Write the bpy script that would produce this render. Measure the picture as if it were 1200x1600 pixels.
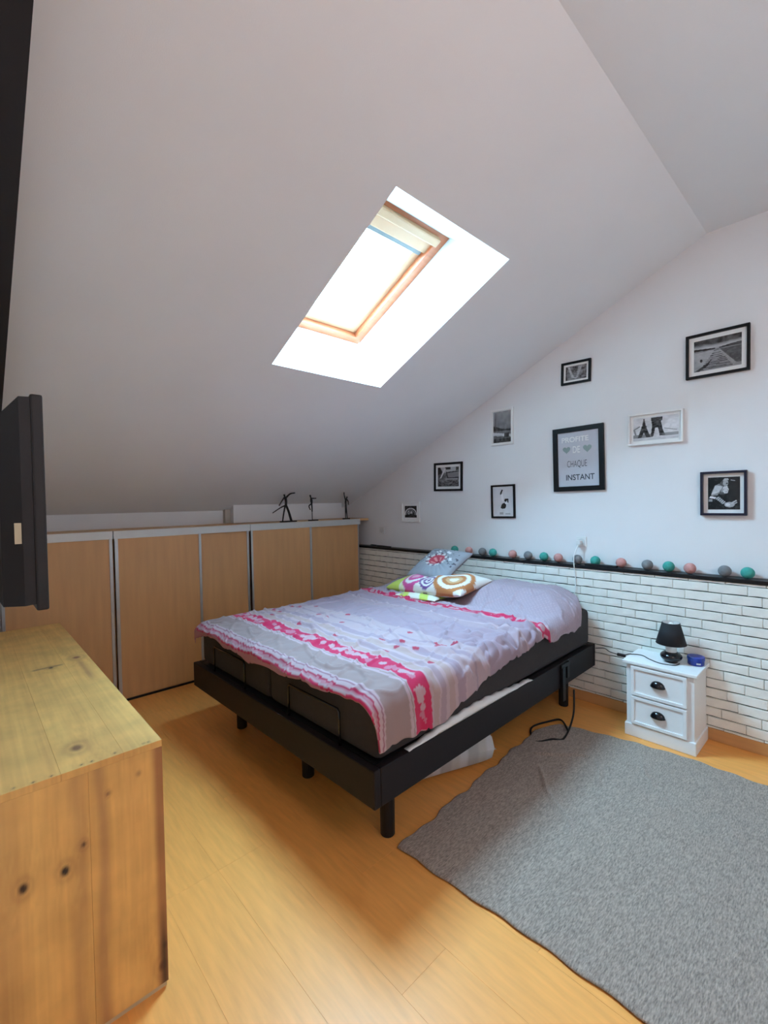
import bpy, bmesh, math, random
import numpy as np
from mathutils import Matrix, Vector

for o in list(bpy.data.objects): bpy.data.objects.remove(o)
scene = bpy.context.scene
COL = scene.collection
random.seed(7); rng = np.random.RandomState(11)

# ------------------------------------------------------------------ camera
CAM = Vector((-3.352, -3.912, 1.5))
FPX, YAW, PITCH, ROLL = 709.68, .749598, .021892, -.018242
fw = Vector((math.sin(YAW)*math.cos(PITCH), math.cos(YAW)*math.cos(PITCH), -math.sin(PITCH)))
rt = Vector((math.cos(YAW), -math.sin(YAW), 0)); up = rt.cross(fw)
rt2 = rt*math.cos(ROLL) + up*math.sin(ROLL); up2 = rt2.cross(fw)
cam = bpy.data.cameras.new('camera'); cam.sensor_fit = 'VERTICAL'; cam.sensor_height = 36
cam.lens = FPX/1600*36; cam.clip_start = .02
co = bpy.data.objects.new('camera', cam); COL.objects.link(co)
m4 = Matrix.Identity(4)
for i, v in enumerate((rt2, up2, -fw)):
    for k in range(3): m4[k][i] = v[k]
m4.translation = CAM
co.matrix_world = m4
scene.camera = co

# ------------------------------------------------------------------ sky, exposure
SKY = (.42, .80, 1.10); SKY_STRENGTH = 86.0
FILL = (1.0, .80, .79); FILL_STRENGTH = 16.4  # tint and strength of the added fill globe behind the camera
w = bpy.data.worlds.new('sky'); scene.world = w; w.use_nodes = True
bg = w.node_tree.nodes['Background']; bg.inputs[0].default_value = (*SKY, 1); bg.inputs[1].default_value = SKY_STRENGTH
vs = scene.view_settings
vs.view_transform = 'Standard'; vs.look = 'None'; vs.exposure = 0.12; vs.gamma = 1; vs.use_curve_mapping = False

# ceiling slope frame: local x = room X, local y = down the slope, local z = out through the roof
Z0, SLM = 1.640, -.463
SLA = math.atan(SLM)
def slope_obj(o): o.location = (0, 0, Z0); o.rotation_euler = (SLA, 0, 0)
SKX0, SKX1, SKA0, SKA1 = -1.98, -1.11, -2.81, -1.64          # skylight opening at the ceiling
WA0, WA1, WD = -2.56, -1.585, .435                          # window frame at the top of the shaft

# portal in the skylight (guides the sampling of the sky only)
pl = bpy.data.lights.new('skylight_portal', 'AREA'); pl.shape = 'RECTANGLE'
pl.size = .80; pl.size_y = .92; pl.cycles.is_portal = True
po = bpy.data.objects.new('skylight_portal', pl); COL.objects.link(po)
Rm = Matrix.Rotation(SLA, 4, 'X')
po.matrix_world = Matrix.Translation((0, 0, Z0)) @ Rm @ Matrix.Translation(((SKX0+SKX1)/2, (WA0+WA1)/2, .60))

# ------------------------------------------------------------------ helpers
def hx(r, g, b): 
    f = lambda c: (c/255/12.92) if c/255 <= .04045 else ((c/255+.055)/1.055)**2.4
    return (f(r), f(g), f(b))
MATS = {}
def mat(name, color=(.8, .8, .8), rough=.6, metal=0, noise=0, nscale=8, bump=0, bscale=80, stretch=(1, 1, 1), attr=None, spec=.5, sheen=0, bstretch=None, coat=0):
    if name in MATS: return MATS[name]
    m = bpy.data.materials.new(name); m.use_nodes = True; MATS[name] = m
    nt = m.node_tree; N = nt.nodes; L = nt.links; b = N['Principled BSDF']
    b.inputs['Roughness'].default_value = rough; b.inputs['Metallic'].default_value = metal
    b.inputs['Specular IOR Level'].default_value = spec
    if sheen: b.inputs['Sheen Weight'].default_value = sheen
    if coat: b.inputs['Coat Weight'].default_value = coat; b.inputs['Coat Roughness'].default_value = .12
    tc = N.new('ShaderNodeTexCoord')
    def nz(scale, st, det=4):
        mp = N.new('ShaderNodeMapping'); mp.inputs['Scale'].default_value = st
        L.new(tc.outputs['Object'], mp.inputs[0])
        n = N.new('ShaderNodeTexNoise'); n.inputs['Scale'].default_value = scale; n.inputs['Detail'].default_value = det
        L.new(mp.outputs[0], n.inputs['Vector']); return n
    src = None
    if attr:
        a = N.new('ShaderNodeAttribute'); a.attribute_name = attr; src = a.outputs['Color']
    if noise:
        n = nz(nscale, stretch)
        r = N.new('ShaderNodeMapRange'); r.inputs[1].default_value = .3; r.inputs[2].default_value = .7
        r.inputs[3].default_value = 1-noise; r.inputs[4].default_value = 1+noise*.6
        L.new(n.outputs[0], r.inputs[0])
        mx = N.new('ShaderNodeMix'); mx.data_type = 'RGBA'; mx.blend_type = 'MULTIPLY'; mx.inputs[0].default_value = 1
        if src: L.new(src, mx.inputs[6])
        else: mx.inputs[6].default_value = (*color, 1)
        L.new(r.outputs[0], mx.inputs[7]); L.new(mx.outputs[2], b.inputs['Base Color'])
    elif src: L.new(src, b.inputs['Base Color'])
    else: b.inputs['Base Color'].default_value = (*color, 1)
    if bump:
        n2 = nz(bscale, bstretch or (1, 1, 1), 3)
        bp = N.new('ShaderNodeBump'); bp.inputs['Strength'].default_value = bump; bp.inputs['Distance'].default_value = .004
        L.new(n2.outputs[0], bp.inputs['Height']); L.new(bp.outputs[0], b.inputs['Normal'])
    return m
def glass_mat(name, tint=(1, 1, 1), refl=.07):
    m = bpy.data.materials.new(name); m.use_nodes = True; nt = m.node_tree; N = nt.nodes; L = nt.links
    N.remove(N['Principled BSDF']); out = N['Material Output']
    t = N.new('ShaderNodeBsdfTransparent'); t.inputs[0].default_value = (*tint, 1)
    g = N.new('ShaderNodeBsdfGlossy'); g.inputs['Roughness'].default_value = .04
    lw = N.new('ShaderNodeLayerWeight'); lw.inputs[0].default_value = .5
    pw = N.new('ShaderNodeMath'); pw.operation = 'POWER'; pw.inputs[1].default_value = 4.0; L.new(lw.outputs['Facing'], pw.inputs[0])
    fr = N.new('ShaderNodeMath'); fr.operation = 'MULTIPLY_ADD'; fr.inputs[1].default_value = .8; fr.inputs[2].default_value = refl*.5; L.new(pw.outputs[0], fr.inputs[0])
    mx = N.new('ShaderNodeMixShader'); L.new(fr.outputs[0], mx.inputs[0]); L.new(t.outputs[0], mx.inputs[1]); L.new(g.outputs[0], mx.inputs[2])
    L.new(mx.outputs[0], out.inputs[0]); MATS[name] = m; return m

def raw(name, verts, faces, m=None, parent=None, smooth=False):
    me = bpy.data.meshes.new(name); me.from_pydata([tuple(v) for v in verts], [], [tuple(f) for f in faces]); me.update()
    if smooth:
        for p in me.polygons: p.use_smooth = True
    o = bpy.data.objects.new(name, me); COL.objects.link(o)
    if m: me.materials.append(m)
    if parent: o.parent = parent
    return o
class MB:
    def __init__(s): s.v = []; s.f = []
    def box(s, x0, x1, y0, y1, z0, z1):
        n = len(s.v)
        s.v += [(x, y, z) for z in (z0, z1) for y in (y0, y1) for x in (x0, x1)]
        s.f += [(n, n+2, n+3, n+1), (n+4, n+5, n+7, n+6), (n, n+1, n+5, n+4), (n+2, n+6, n+7, n+3), (n, n+4, n+6, n+2), (n+1, n+3, n+7, n+5)]
        return s
    def ring(s, x0, x1, y0, y1, wd, z0, z1, wt=None):      # rectangular frame in the xy plane (wt = top bar width)
        wt = wt or wd
        n = len(s.v)
        for z in (z0, z1):
            s.v += [(x0, y0, z), (x1, y0, z), (x1, y1, z), (x0, y1, z), (x0+wd, y0+wd, z), (x1-wd, y0+wd, z), (x1-wd, y1-wt, z), (x0+wd, y1-wt, z)]
        for i in range(4):
            j = (i+1) % 4
            s.f += [(n+8+i, n+8+j, n+12+j, n+12+i), (n+i, n+4+i, n+4+j, n+j), (n+i, n+j, n+8+j, n+8+i), (n+4+i, n+12+i, n+12+j, n+4+j)]
        return s
    def quad(s, a, b, c, d): n = len(s.v); s.v += [a, b, c, d]; s.f.append((n, n+1, n+2, n+3)); return s
    def lathe(s, prof, n=24, c=(0, 0), sx=1, sy=1, caps=True):
        b = len(s.v)
        for r, z in prof:
            for k in range(n):
                a = 2*math.pi*k/n; s.v.append((c[0]+r*math.cos(a)*sx, c[1]+r*math.sin(a)*sy, z))
        for i in range(len(prof)-1):
            for k in range(n):
                k2 = (k+1) % n; s.f.append((b+i*n+k, b+i*n+k2, b+(i+1)*n+k2, b+(i+1)*n+k))
        if caps:
            s.f.append(tuple(b+k for k in range(n))[::-1]); s.f.append(tuple(b+(len(prof)-1)*n+k for k in range(n)))
        return s
    def tube(s, pts, rad, n=8):
        pts = [Vector(p) for p in pts]; rads = rad if isinstance(rad, (list, tuple)) else [rad]*len(pts)
        b = len(s.v); up = Vector((0, 0, 1)); prev = None
        for i, p in enumerate(pts):
            d = (pts[min(i+1, len(pts)-1)]-pts[max(i-1, 0)]).normalized()
            if prev is None: a = d.orthogonal().normalized()
            else: a = (prev-d*prev.dot(d)); a = a.normalized() if a.length > 1e-6 else d.orthogonal().normalized()
            prev = a; c = d.cross(a)
            for k in range(n):
                t = 2*math.pi*k/n; s.v.append(tuple(p+(a*math.cos(t)+c*math.sin(t))*rads[i]))
        for i in range(len(pts)-1):
            for k in range(n):
                k2 = (k+1) % n; s.f.append((b+i*n+k, b+i*n+k2, b+(i+1)*n+k2, b+(i+1)*n+k))
        s.f.append(tuple(b+k for k in range(n))[::-1]); s.f.append(tuple(b+(len(pts)-1)*n+k for k in range(n)))
        return s
    def build(s, name, m=None, parent=None, smooth=False, bevel=0, seg=2):
        o = raw(name, s.v, s.f, m, parent, smooth)
        bm = bmesh.new(); bm.from_mesh(o.data); bmesh.ops.recalc_face_normals(bm, faces=bm.faces)
        if bevel: bmesh.ops.bevel(bm, geom=list(bm.edges), offset=bevel, segments=seg, affect='EDGES', profile=.6)
        bm.to_mesh(o.data); bm.free()
        if bevel and smooth is False:
            pass
        return o
def box(name, x0, x1, y0, y1, z0, z1, m, parent=None, bevel=0, seg=2): return MB().box(x0, x1, y0, y1, z0, z1).build(name, m, parent, bevel=bevel, seg=seg)
def tag(o, label, cat, group=None):
    o['label'] = label; o['category'] = cat
    if group: o['group'] = group
    return o
def thing(name, label, cat, loc=(0, 0, 0), rz=0, group=None):
    o = bpy.data.objects.new(name, None); COL.objects.link(o); o.empty_display_size = .05
    o.location = loc; o.rotation_euler = (0, 0, rz); return tag(o, label, cat, group)
def struct(o): o['kind'] = 'structure'; return o
def smooth_curve(pts, n=8):
    P = [Vector(p) for p in pts]; out = []
    for i in range(len(P)-1):
        p0, p1, p2, p3 = P[max(i-1, 0)], P[i], P[i+1], P[min(i+2, len(P)-1)]
        for k in range(n):
            t = k/n; out.append(.5*((2*p1)+(p2-p0)*t+(2*p0-5*p1+4*p2-p3)*t*t+(3*p1-p0-3*p2+p3)*t**3))
    out.append(P[-1]); return out
def vnoise(x, y, seed=0):                                  # smooth value noise, numpy arrays
    T = np.random.RandomState(seed).rand(64, 64)
    xi = np.floor(x).astype(int); yi = np.floor(y).astype(int); fx = x-xi; fy = y-yi
    fx = fx*fx*(3-2*fx); fy = fy*fy*(3-2*fy)
    g = lambda a, b: T[a % 64, b % 64]
    return (g(xi, yi)*(1-fx)+g(xi+1, yi)*fx)*(1-fy)+(g(xi, yi+1)*(1-fx)+g(xi+1, yi+1)*fx)*fy
def sstep(a, b, x): t = np.clip((x-a)/(b-a), 0, 1); return t*t*(3-2*t)
def grid_obj(name, P, colors, m, parent=None, smooth=True, closed=None):
    """P: (ny,nx,3) points, colors (ny,nx,3) per vertex"""
    ny, nx = P.shape[:2]; idx = np.arange(ny*nx).reshape(ny, nx)
    F = np.stack([idx[:-1, :-1], idx[:-1, 1:], idx[1:, 1:], idx[1:, :-1]], -1).reshape(-1, 4)
    me = bpy.data.meshes.new(name); me.from_pydata(P.reshape(-1, 3).tolist(), [], F.tolist()); me.update()
    if colors is not None:
        a = me.color_attributes.new('Col', 'FLOAT_COLOR', 'POINT')
        c = np.ones((ny*nx, 4), np.float32); c[:, :3] = np.clip(colors.reshape(-1, 3), 0, 1); a.data.foreach_set('color', c.ravel())
    if smooth: me.polygons.foreach_set('use_smooth', np.ones(len(F), bool))
    o = bpy.data.objects.new(name, me); COL.objects.link(o); me.materials.append(m)
    if parent: o.parent = parent
    return o

# ------------------------------------------------------------------ materials
M_wall = mat('white_paint', (.86, .85, .85), .85, bump=.12, bscale=260, noise=.02, nscale=3)
M_ceil = mat('ceiling_paint', (.86, .86, .86), .9, bump=.10, bscale=240, noise=.02, nscale=2)
M_reveal = mat('reveal_paint', (.80, .78, .74), .7)
M_floor = mat('beech_laminate', (.92, .39, .092), .38, noise=.10, nscale=5, stretch=(9, 1, 9), bump=.03, bscale=60, bstretch=(12, 1, 12))
M_slab = mat('floor_slab', (.20, .13, .07), .9)
M_brick = mat('white_brick', (.90, .87, .80), .8, noise=.05, nscale=14, bump=.5, bscale=60)
M_mortar = mat('dark_joint', (.06, .075, .075), .9)
M_base = mat('baseboard_beech', (.66, .34, .13), .5, noise=.08, nscale=5, stretch=(1, .3, 6))
M_black = mat('black_paint', (.009, .009, .010), .40, spec=.3, noise=.1, nscale=20)
M_blackgloss = mat('black_gloss', (.008, .008, .01), .12)
M_beam = mat('charcoal_paint', (.012, .012, .016), .6, noise=.1, nscale=9)
M_door = mat('beech_panel', (.68, .36, .15), .45, noise=.07, nscale=4, stretch=(6, 6, .5))
M_top = mat('beech_board', (.74, .44, .19), .45, noise=.08, nscale=4, stretch=(.5, 6, 6))
M_alu = mat('aluminium', (.55, .55, .54), .38, metal=.6, noise=.04, nscale=30)
M_rail = mat('pale_rail', (.66, .65, .62), .45, metal=.2, noise=.03, nscale=10)
M_pinewin = mat('varnished_pine', (.42, .115, .045), .4, noise=.14, nscale=6, stretch=(1, 8, 8))
M_sash = mat('cream_sash', (.50, .27, .15), .45, noise=.03, nscale=9)
M_grey = mat('grey_plastic', (.16, .15, .15), .5)
M_glass = glass_mat('window_glass', (.97, .99, 1))
M_pglass = glass_mat('picture_glass', (1, 1, 1), .03)
M_white = mat('white_lacquer', (.90, .88, .86), .4, noise=.02, nscale=12)
M_plastic = mat('white_plastic', (.82, .82, .80), .35)
M_bed = mat('brown_black_leatherette', (.011, .008, .010), .55, spec=.25, noise=.12, nscale=30, bump=.06, bscale=300)
M_matt = mat('dark_mattress_fabric', (.030, .023, .023), .85, noise=.12, nscale=40, bump=.15, bscale=400)
M_cloth = mat('printed_cotton', attr='Col', rough=.9, bump=.12, bscale=500, sheen=.1)
M_print = mat('printed_paper', attr='Col', rough=.75)
M_pine = mat('raw_pine', attr='Col', rough=.6, noise=.16, nscale=7, stretch=(1, 1, 1), bump=.08, bscale=40)
M_rug = mat('grey_woven_rug', (.40, .305, .245), .95, noise=.5, nscale=130, stretch=(.45, 1.8, 1), bump=1.0, bscale=210, bstretch=(.45, 2.4, 1), sheen=.2)

# ------------------------------------------------------------------ room shell
XL, YB, YF = -3.47, .42, -5.2                  # partition face, knee wall, wall behind the camera
YK, ZK = -3.21, Z0 + SLM*-3.21                  # kink: slope meets the flat ceiling
XH = -4.7                                       # hall beside the partition
ZC = ZK
floor = struct(box('floor', XH, .1, YF, YB, -.10, -.009, M_slab))
PW, PL = .2078, 1.285
x_edges = [-2.62 + PW*k for k in range(-11, 14)]
full = None
for i in range(len(x_edges)-1):
    a, b = max(x_edges[i], XH), min(x_edges[i+1], 0 if x_edges[i] < -.01 else .0)
    if b-a < .01: continue
    off = -2.088 + [0, .43, .86, .21, .64][(i+4) % 5] if abs(x_edges[i+1]+2.62) > .01 else -2.088
    y = off - PL*3
    while y < YB:
        c, d = max(y, YF), min(y+PL, YB)
        if d-c > .02:
            if abs(b-a-PW) < 1e-4 and abs(d-c-PL) < 1e-4:
                if full is None:
                    full = MB().box(-PW/2+.00015, PW/2-.00015, -PL/2+.00015, PL/2-.00015, -.008, 0).build('plank', M_floor, floor, bevel=.0003, seg=1); o = full
                else:
                    o = full.copy(); COL.objects.link(o)
                o.location = ((a+b)/2, (c+d)/2, 0)
            else:
                o = MB().box(-(b-a)/2+.00015, (b-a)/2-.00015, -(d-c)/2+.00015, (d-c)/2-.00015, -.008, 0).build('plank', M_floor, floor, bevel=.0003, seg=1)
                o.location = ((a+b)/2, (c+d)/2, 0)
        y += PL

def sl(y): return Z0 + SLM*y
# right wall (gable) as a closed slab following the roof profile
def gable(name, x0, x1, ya, yb, m):
    prof = [(ya, -.10), (yb, -.10)] + [(yb, sl(yb) if yb > YK else ZC)] + ([(YK, ZC)] if ya < YK < yb else []) + [(ya, ZC if ya < YK else sl(ya))]
    n = len(prof); v = [(x0, y, z) for y, z in prof] + [(x1, y, z) for y, z in prof]
    f = [tuple(range(n)), tuple(range(2*n-1, n-1, -1))] + [(i, (i+1) % n, n+(i+1) % n, n+i) for i in range(n)]
    mb = MB(); mb.v = v; mb.f = f; return struct(mb.build(name, m))
WU = .075                                       # upper wall face, behind the brick-faced half wall
wall_right = gable('wall_right', WU, WU+.15, YF-.1, YB+.1, M_wall)
box('half_wall', 0, WU+.01, YF-.1, YB, -.1, .984, M_wall, wall_right)
wall_left = gable('wall_left', XL-.13, XL, -2.9, YB+.1, M_wall)
struct(box('wall_back', XH-.1, .2, YB, YB+.12, -.1, 1.60, M_wall))
struct(box('wall_front', XH-.1, .2, YF-.12, YF, -.1, ZC+.1, M_wall))
struct(box('wall_hall', XH-.12, XH, YF-.1, -2.8, -.1, ZC+.1, M_wall))
struct(box('wall_return', XH-.1, XL-.13, -2.9, -2.78, -.1, ZC+.1, M_wall))
# ceiling: sloping part with the skylight hole, then the flat part
cl = MB(); aK = (YK)/math.cos(SLA); aB = (YB+.12)/math.cos(SLA)
xs = [XL-.13, SKX0, SKX1, .2]; ys = [aK-.0, SKA0, SKA1, aB]
for i in range(3):
    for j in range(3):
        if i == 1 and j == 1: continue
        cl.box(xs[i], xs[i+1], ys[j], ys[j+1], 0, .03)
ceiling = struct(cl.build('ceiling', M_ceil)); slope_obj(ceiling)
struct(box('ceiling_flat', XH-.1, .2, YF-.1, YK+.002, ZC, ZC+.05, M_ceil))
struct(box('ceiling_hall', XH-.1, XL-.12, YK-.05, -2.78, ZC, ZC+.05, M_ceil))
# boxed trim along the knee wall above the cabinets
box_knee = struct(box('trim_1', -1.42, -.10, .305, .421, 1.322, 1.498, M_wall))
box_knee2 = struct(box('trim_2', -1.475, -1.42, .37, .421, 1.322, 1.455, mat('beige_paint', (.55, .50, .43), .8)))
struct(box('baseboard_right', -.014, 0, YF, 0, 0, .074, M_base, bevel=.003))
struct(box('baseboard_front', XH, 0, YF, YF+.014, 0, .074, M_base))

# dark rafter boxing that runs down the slope beside the partition
bm_ = MB().box(XL, -3.195, aK, aB-.25, -.14, .01)
beam = bm_.build('rafter_beam', M_beam); slope_obj(beam)
tag(beam, 'charcoal painted rafter beam running down the sloping ceiling', 'beam')

# ------------------------------------------------------------------ skylight
win = bpy.data.objects.new('window_1', None); COL.objects.link(win); slope_obj(win); struct(win)
win['label'] = 'pine framed roof window at the top of a white plastered shaft'
S0, S1 = SKX0, SKX1
rv = MB()
ex = .02
def slab4(a, b, c, d, n):                                    # a quad thickened along n
    n = Vector(n); k = len(rv.v); P = [Vector(p) for p in (a, b, c, d)]
    rv.v += [tuple(p) for p in P] + [tuple(p+n) for p in P]
    rv.f += [(k, k+1, k+2, k+3), (k+7, k+6, k+5, k+4)] + [(k+i, k+(i+1) % 4, k+4+(i+1) % 4, k+4+i) for i in range(4)]
slab4((S1, SKA0, .0302), (S1, SKA1, .0302), (S1, WA1, WD+.14), (S1, WA0, WD+.14), (.03, 0, 0))
slab4((S0, SKA0, .0302), (S0, SKA1, .0302), (S0, WA1, WD+.14), (S0, WA0, WD+.14), (-.03, 0, 0))
slab4((S0-.03, SKA1, .0302), (S1+.03, SKA1, .0302), (S1+.03, WA1, WD), (S0-.03, WA1, WD), (0, .03, 0))
slab4((S0-.03, SKA0, .0302), (S1+.03, SKA0, .0302), (S1+.03, WA0, WD), (S0-.03, WA0, WD), (0, -.03, .0))
rv.build('shaft_lining', M_reveal, win)
MB().ring(S0-.01, S1+.0, WA0-.01, WA1+.01, .062, WD, WD+.14).build('pine_frame', M_pinewin, win, bevel=.003)
MB().ring(S0+.05, S1-.058, WA0+.03, WA1-.050, .062, WD+.045, WD+.12).build('sash', M_sash, win, bevel=.004)
MB().box(S0+.06, S1-.06, WA0+.06, WA1-.06, WD+.085, WD+.09).build('pane', M_glass, win)
MB().box(S0+.05, S1-.07, WA0+.025, WA0+.075, WD-.035, WD+.02).build('control_bar', M_sash, win, bevel=.008)
MB().box(S0+.045, S1-.047, WA0+.075, WA0+.165, WD+.02, WD+.07).build('blind_cassette', M_sash, win, bevel=.006)
MB().box(S0+.07, S1-.075, WA0+.166, WA0+.195, WD+.03, WD+.06).build('blind_bar', M_grey, win, bevel=.004)

# ------------------------------------------------------------------ brick cladding, shelf
CH, BL, ZT = .0587, .190, .970
struct_back = box('joint_backing', -.004, .0, -4.1, .30, .06, .985, M_mortar, wall_right)
def brick_mesh(L, H, seed):
    r = random.Random(seed); D = .013
    # outline, a little wavy, front face inset
    pts = []
    n = 5
    for k in range(n): pts.append((-L/2+L*k/(n-1), -H/2 + r.uniform(-.0018, .0022)))
    pts.append((L/2+r.uniform(-.001, .0015), 0))
    for k in range(n): pts.append((L/2-L*k/(n-1), H/2 + r.uniform(-.0012, .0012)))
    pts.append((-L/2+r.uniform(-.0015, .001), 0))
    N = len(pts); v = [(0, y, z) for y, z in pts]
    t = r.uniform(-.0015, .0015)
    v += [(-D+.004, y*.998, z*.985) for y, z in pts]
    v += [(-D+r.uniform(-.001, .001)+t*y/L, y*.97, z*.90) for y, z in pts]
    f = []
    for q in (0, 1):
        for k in range(N): f.append((q*N+k, q*N+(k+1) % N, (q+1)*N+(k+1) % N, (q+1)*N+k))
    f.append(tuple(range(2*N, 3*N)))
    mb = MB(); mb.v = v; mb.f = f; return mb
full_bricks = [brick_mesh(BL-.0016, CH-.0054, s) for s in range(10)]
cache = {}; hidden = MB()
rows = [(ZT, .986)] + [(ZT-CH*(k+1), ZT-CH*k) for k in range(16)]
Y0 = .22; Y1 = -4.0
for ri, (za, zb) in enumerate(rows):
    za = max(za, .0745)
    if zb-za < .006: continue
    off = (0 if ri % 2 else BL/2) + random.uniform(-.03, .03) - .01
    y = Y0 + off
    while y > Y1:
        a, b = max(y-BL, Y1), min(y, Y0)
        y -= BL
        if b-a < .02: continue
        zc = (za+zb)/2; yc = (a+b)/2
        is_full = abs(b-a-BL) < 1e-6 and abs(zb-za-CH) < 1e-6
        if zc < .60 and -2.30 < yc < -.95:
            mb = random.choice(full_bricks) if is_full else brick_mesh(b-a-.0025, zb-za-.0042, 5)
            k = len(hidden.v); hidden.v += [(v[0]-.0, v[1]+yc, v[2]+zc) for v in mb.v]; hidden.f += [tuple(i+k for i in f) for f in mb.f]; continue
        if is_full:
            s = random.randrange(10)
            if s not in cache:
                o = full_bricks[s].build('brick', M_brick, wall_right); cache[s] = o
            else:
                o = cache[s].copy(); COL.objects.link(o)
        else: o = brick_mesh(b-a-.0025, max(zb-za-.0042, .004), ri*7+int(-a*50)).build('brick', M_brick, wall_right)
        o.location = (-.003, yc, zc)
hb = hidden.build('bricks_behind_bed', M_brick, wall_right); hb.location = (-.003, 0, 0); hb['kind'] = 'stuff'
shelf = tag(box('wall_shelf', -.024, WU, -4.1, .30, .986, 1.010, M_black, bevel=.003), 'long narrow black ledge capping the white brick half wall', 'shelf')

# ------------------------------------------------------------------ sliding-door cabinets under the slope
def cabinet(name, xa, xb, doors, label):
    t = thing(name, label, 'cabinet', ((xa+xb)/2, .21, 0), 0, 'sliding-door cabinets under the slope')
    cx = (xa+xb)/2; X = lambda x: x-cx; Yl = lambda y: y-.21
    body = MB().box(X(xa), X(xb), Yl(.06), Yl(.405), .0, 1.293).build('body', M_door, t)
    MB().box(X(xa), X(xb), Yl(.0), Yl(.029), 1.256, 1.3165).build('top_rail', M_rail, t, bevel=.002)
    MB().box(X(xa), X(xb), Yl(.0), Yl(.06), .0, .016).build('bottom_rail', M_black, t)
    for d0, d1, layer, l0, l1 in doors:
        y = .006 + .026*layer
        dr = MB().box(X(d0), X(d1), Yl(y), Yl(y+.018), .018, 1.262).build('door', M_door, t)
        for s, x, w_ in ((0, d0, l0), (1, d1, l1)):
            if w_: MB().box(X(x) if s == 0 else X(x-w_), X(x+w_) if s == 0 else X(x), Yl(y-.007), Yl(y+.02), .018, 1.262).build('edge_profile', M_alu, dr, bevel=.002)
    return t
cabinet('sliding_cabinet', XL, -2.517, [(XL, -3.166, 1, 0, .02), (-3.176, -2.522, 0, .018, .022)], 'beech sliding-door cabinet behind the wooden chest and the partition')
cabinet('sliding_cabinet', -2.513, -1.402, [(-2.508, -1.855, 0, .024, .020), (-1.862, -1.404, 1, .0, .02)], 'beech sliding-door cabinet with one door slid partly behind the other')
cabinet('sliding_cabinet', -1.398, -.078, [(-1.396, -.727, 0, .018, .022), (-.735, -.080, 1, .012, .012)], 'beech sliding-door cabinet between the bed and the brick wall corner')
tag(box('cabinet_top', XL, WU-.004, .030, .418, 1.294, 1.318, M_top, bevel=.002), 'long beech board lying along the tops of the sliding-door cabinets', 'worktop')

# ------------------------------------------------------------------ bed
BX, BY, BRZ = -2.211, -2.603, .0192; BLn, BWd = 2.165, 1.777
bed = thing('platform_bed', 'dark brown platform bed frame with short round legs', 'bed', (BX, BY, 0), BRZ)
box('foot_panel', 0, .035, 0, BWd, .300, .455, M_bed, bed, bevel=.006)
box('head_panel', BLn-.035, BLn, 0, BWd, .300, .455, M_bed, bed, bevel=.006)
box('side_panel', .036, BLn-.036, 0, .035, .300, .455, M_bed, bed, bevel=.006)
box('side_panel', .036, BLn-.036, BWd-.035, BWd, .300, .455, M_bed, bed, bevel=.006)
box('slat_base', .04, BLn-.04, .04, BWd-.04, .36, .452, M_black, bed)
for lx in (.235, 2.03):
    for ly in (.175, .80, 1.575):
        MB().lathe([(.030, 0), (.033, .004), (.036, .36)], 20).build('leg', M_black, bed, smooth=False).location = (lx, ly, 0)
# black bracket with the hand-control strap on the bed's side
br = MB().box(1.685, 1.715, -.012, .0, .345, .45).box(1.60, 1.64, -.02, -.004, .22, .43).box(1.60, 1.715, -.014, -.002, .425, .45)
br.build('bracket', M_black, bed, bevel=.002)
tag(MB().tube(smooth_curve([(-.565, -2.64, .30), (-.60, -2.65, .15), (-.66, -2.62, .02), (-.72, -2.57, .016), (-.80, -2.50, .007), (-.66, -2.40, .006), (-.50, -2.44, .007), (-.45, -2.50, .018), (-.56, -2.60, .018)]), .006).build('power_cable', M_black, smooth=True),
    'black cable hanging from the bed side onto the floor', 'cable')
MZ0, MZ1 = .457, .712
def mattress(y0, y1, label):
    t = thing('mattress', label, 'mattress', (BX, BY, 0), BRZ, 'twin mattresses on the bed frame')
    b = MB().box(.045, 2.135, y0, y1, MZ0, MZ1).build('cover', M_matt, t, bevel=.045, seg=5)
    for p in b.data.polygons: p.use_smooth = True
    ym = (y0+y1)/2
    MB().tube([(.028, ym+.20, .4575), (.026, ym+.20, .60), (.026, ym+.19, .612), (.026, ym-.19, .612), (.026, ym-.20, .60), (.028, ym-.20, .4575)], .006, 8).build('retainer_bar', M_blackgloss, t, smooth=True)
    return t
mattress(.025, .868, 'dark brown mattress beside the nightstand, under the duvet')
mattress(.872, 1.735, 'dark brown mattress beside the cabinets, under the duvet')
# white sheet edge caught between mattress and frame
sv = []; sf = []
n = 40
for i in range(n+1):
    x = .20 + 1.05*i/n
    h = .034*math.sin(math.pi*min(1, (i/n)*1.6)*.5)*(1-sstep(.45, 1, i/n)) + .002 + .004*math.sin(i*1.7)
    if i < 6: h *= i/6
    sv += [(x, .004, .4565), (x, -.001+.004*math.sin(i*.9), .4565+h*.5), (x, .012, .4565+h), (x, .03, .4565+h)]
for i in range(n):
    for k in range(3): sf.append((i*4+k, i*4+k+1, i*4+5+k, i*4+4+k))
sh = raw('bed_sheet', sv, sf, mat('white_cotton', (.78, .77, .76), .9), None, True)
sh.location = (BX, BY, 0); sh.rotation_euler = (0, 0, BRZ); sh.modifiers.new('S', 'SOLIDIFY').thickness = .002
tag(sh, 'strip of white bed sheet tucked between mattress and bed frame', 'sheet')

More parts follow.
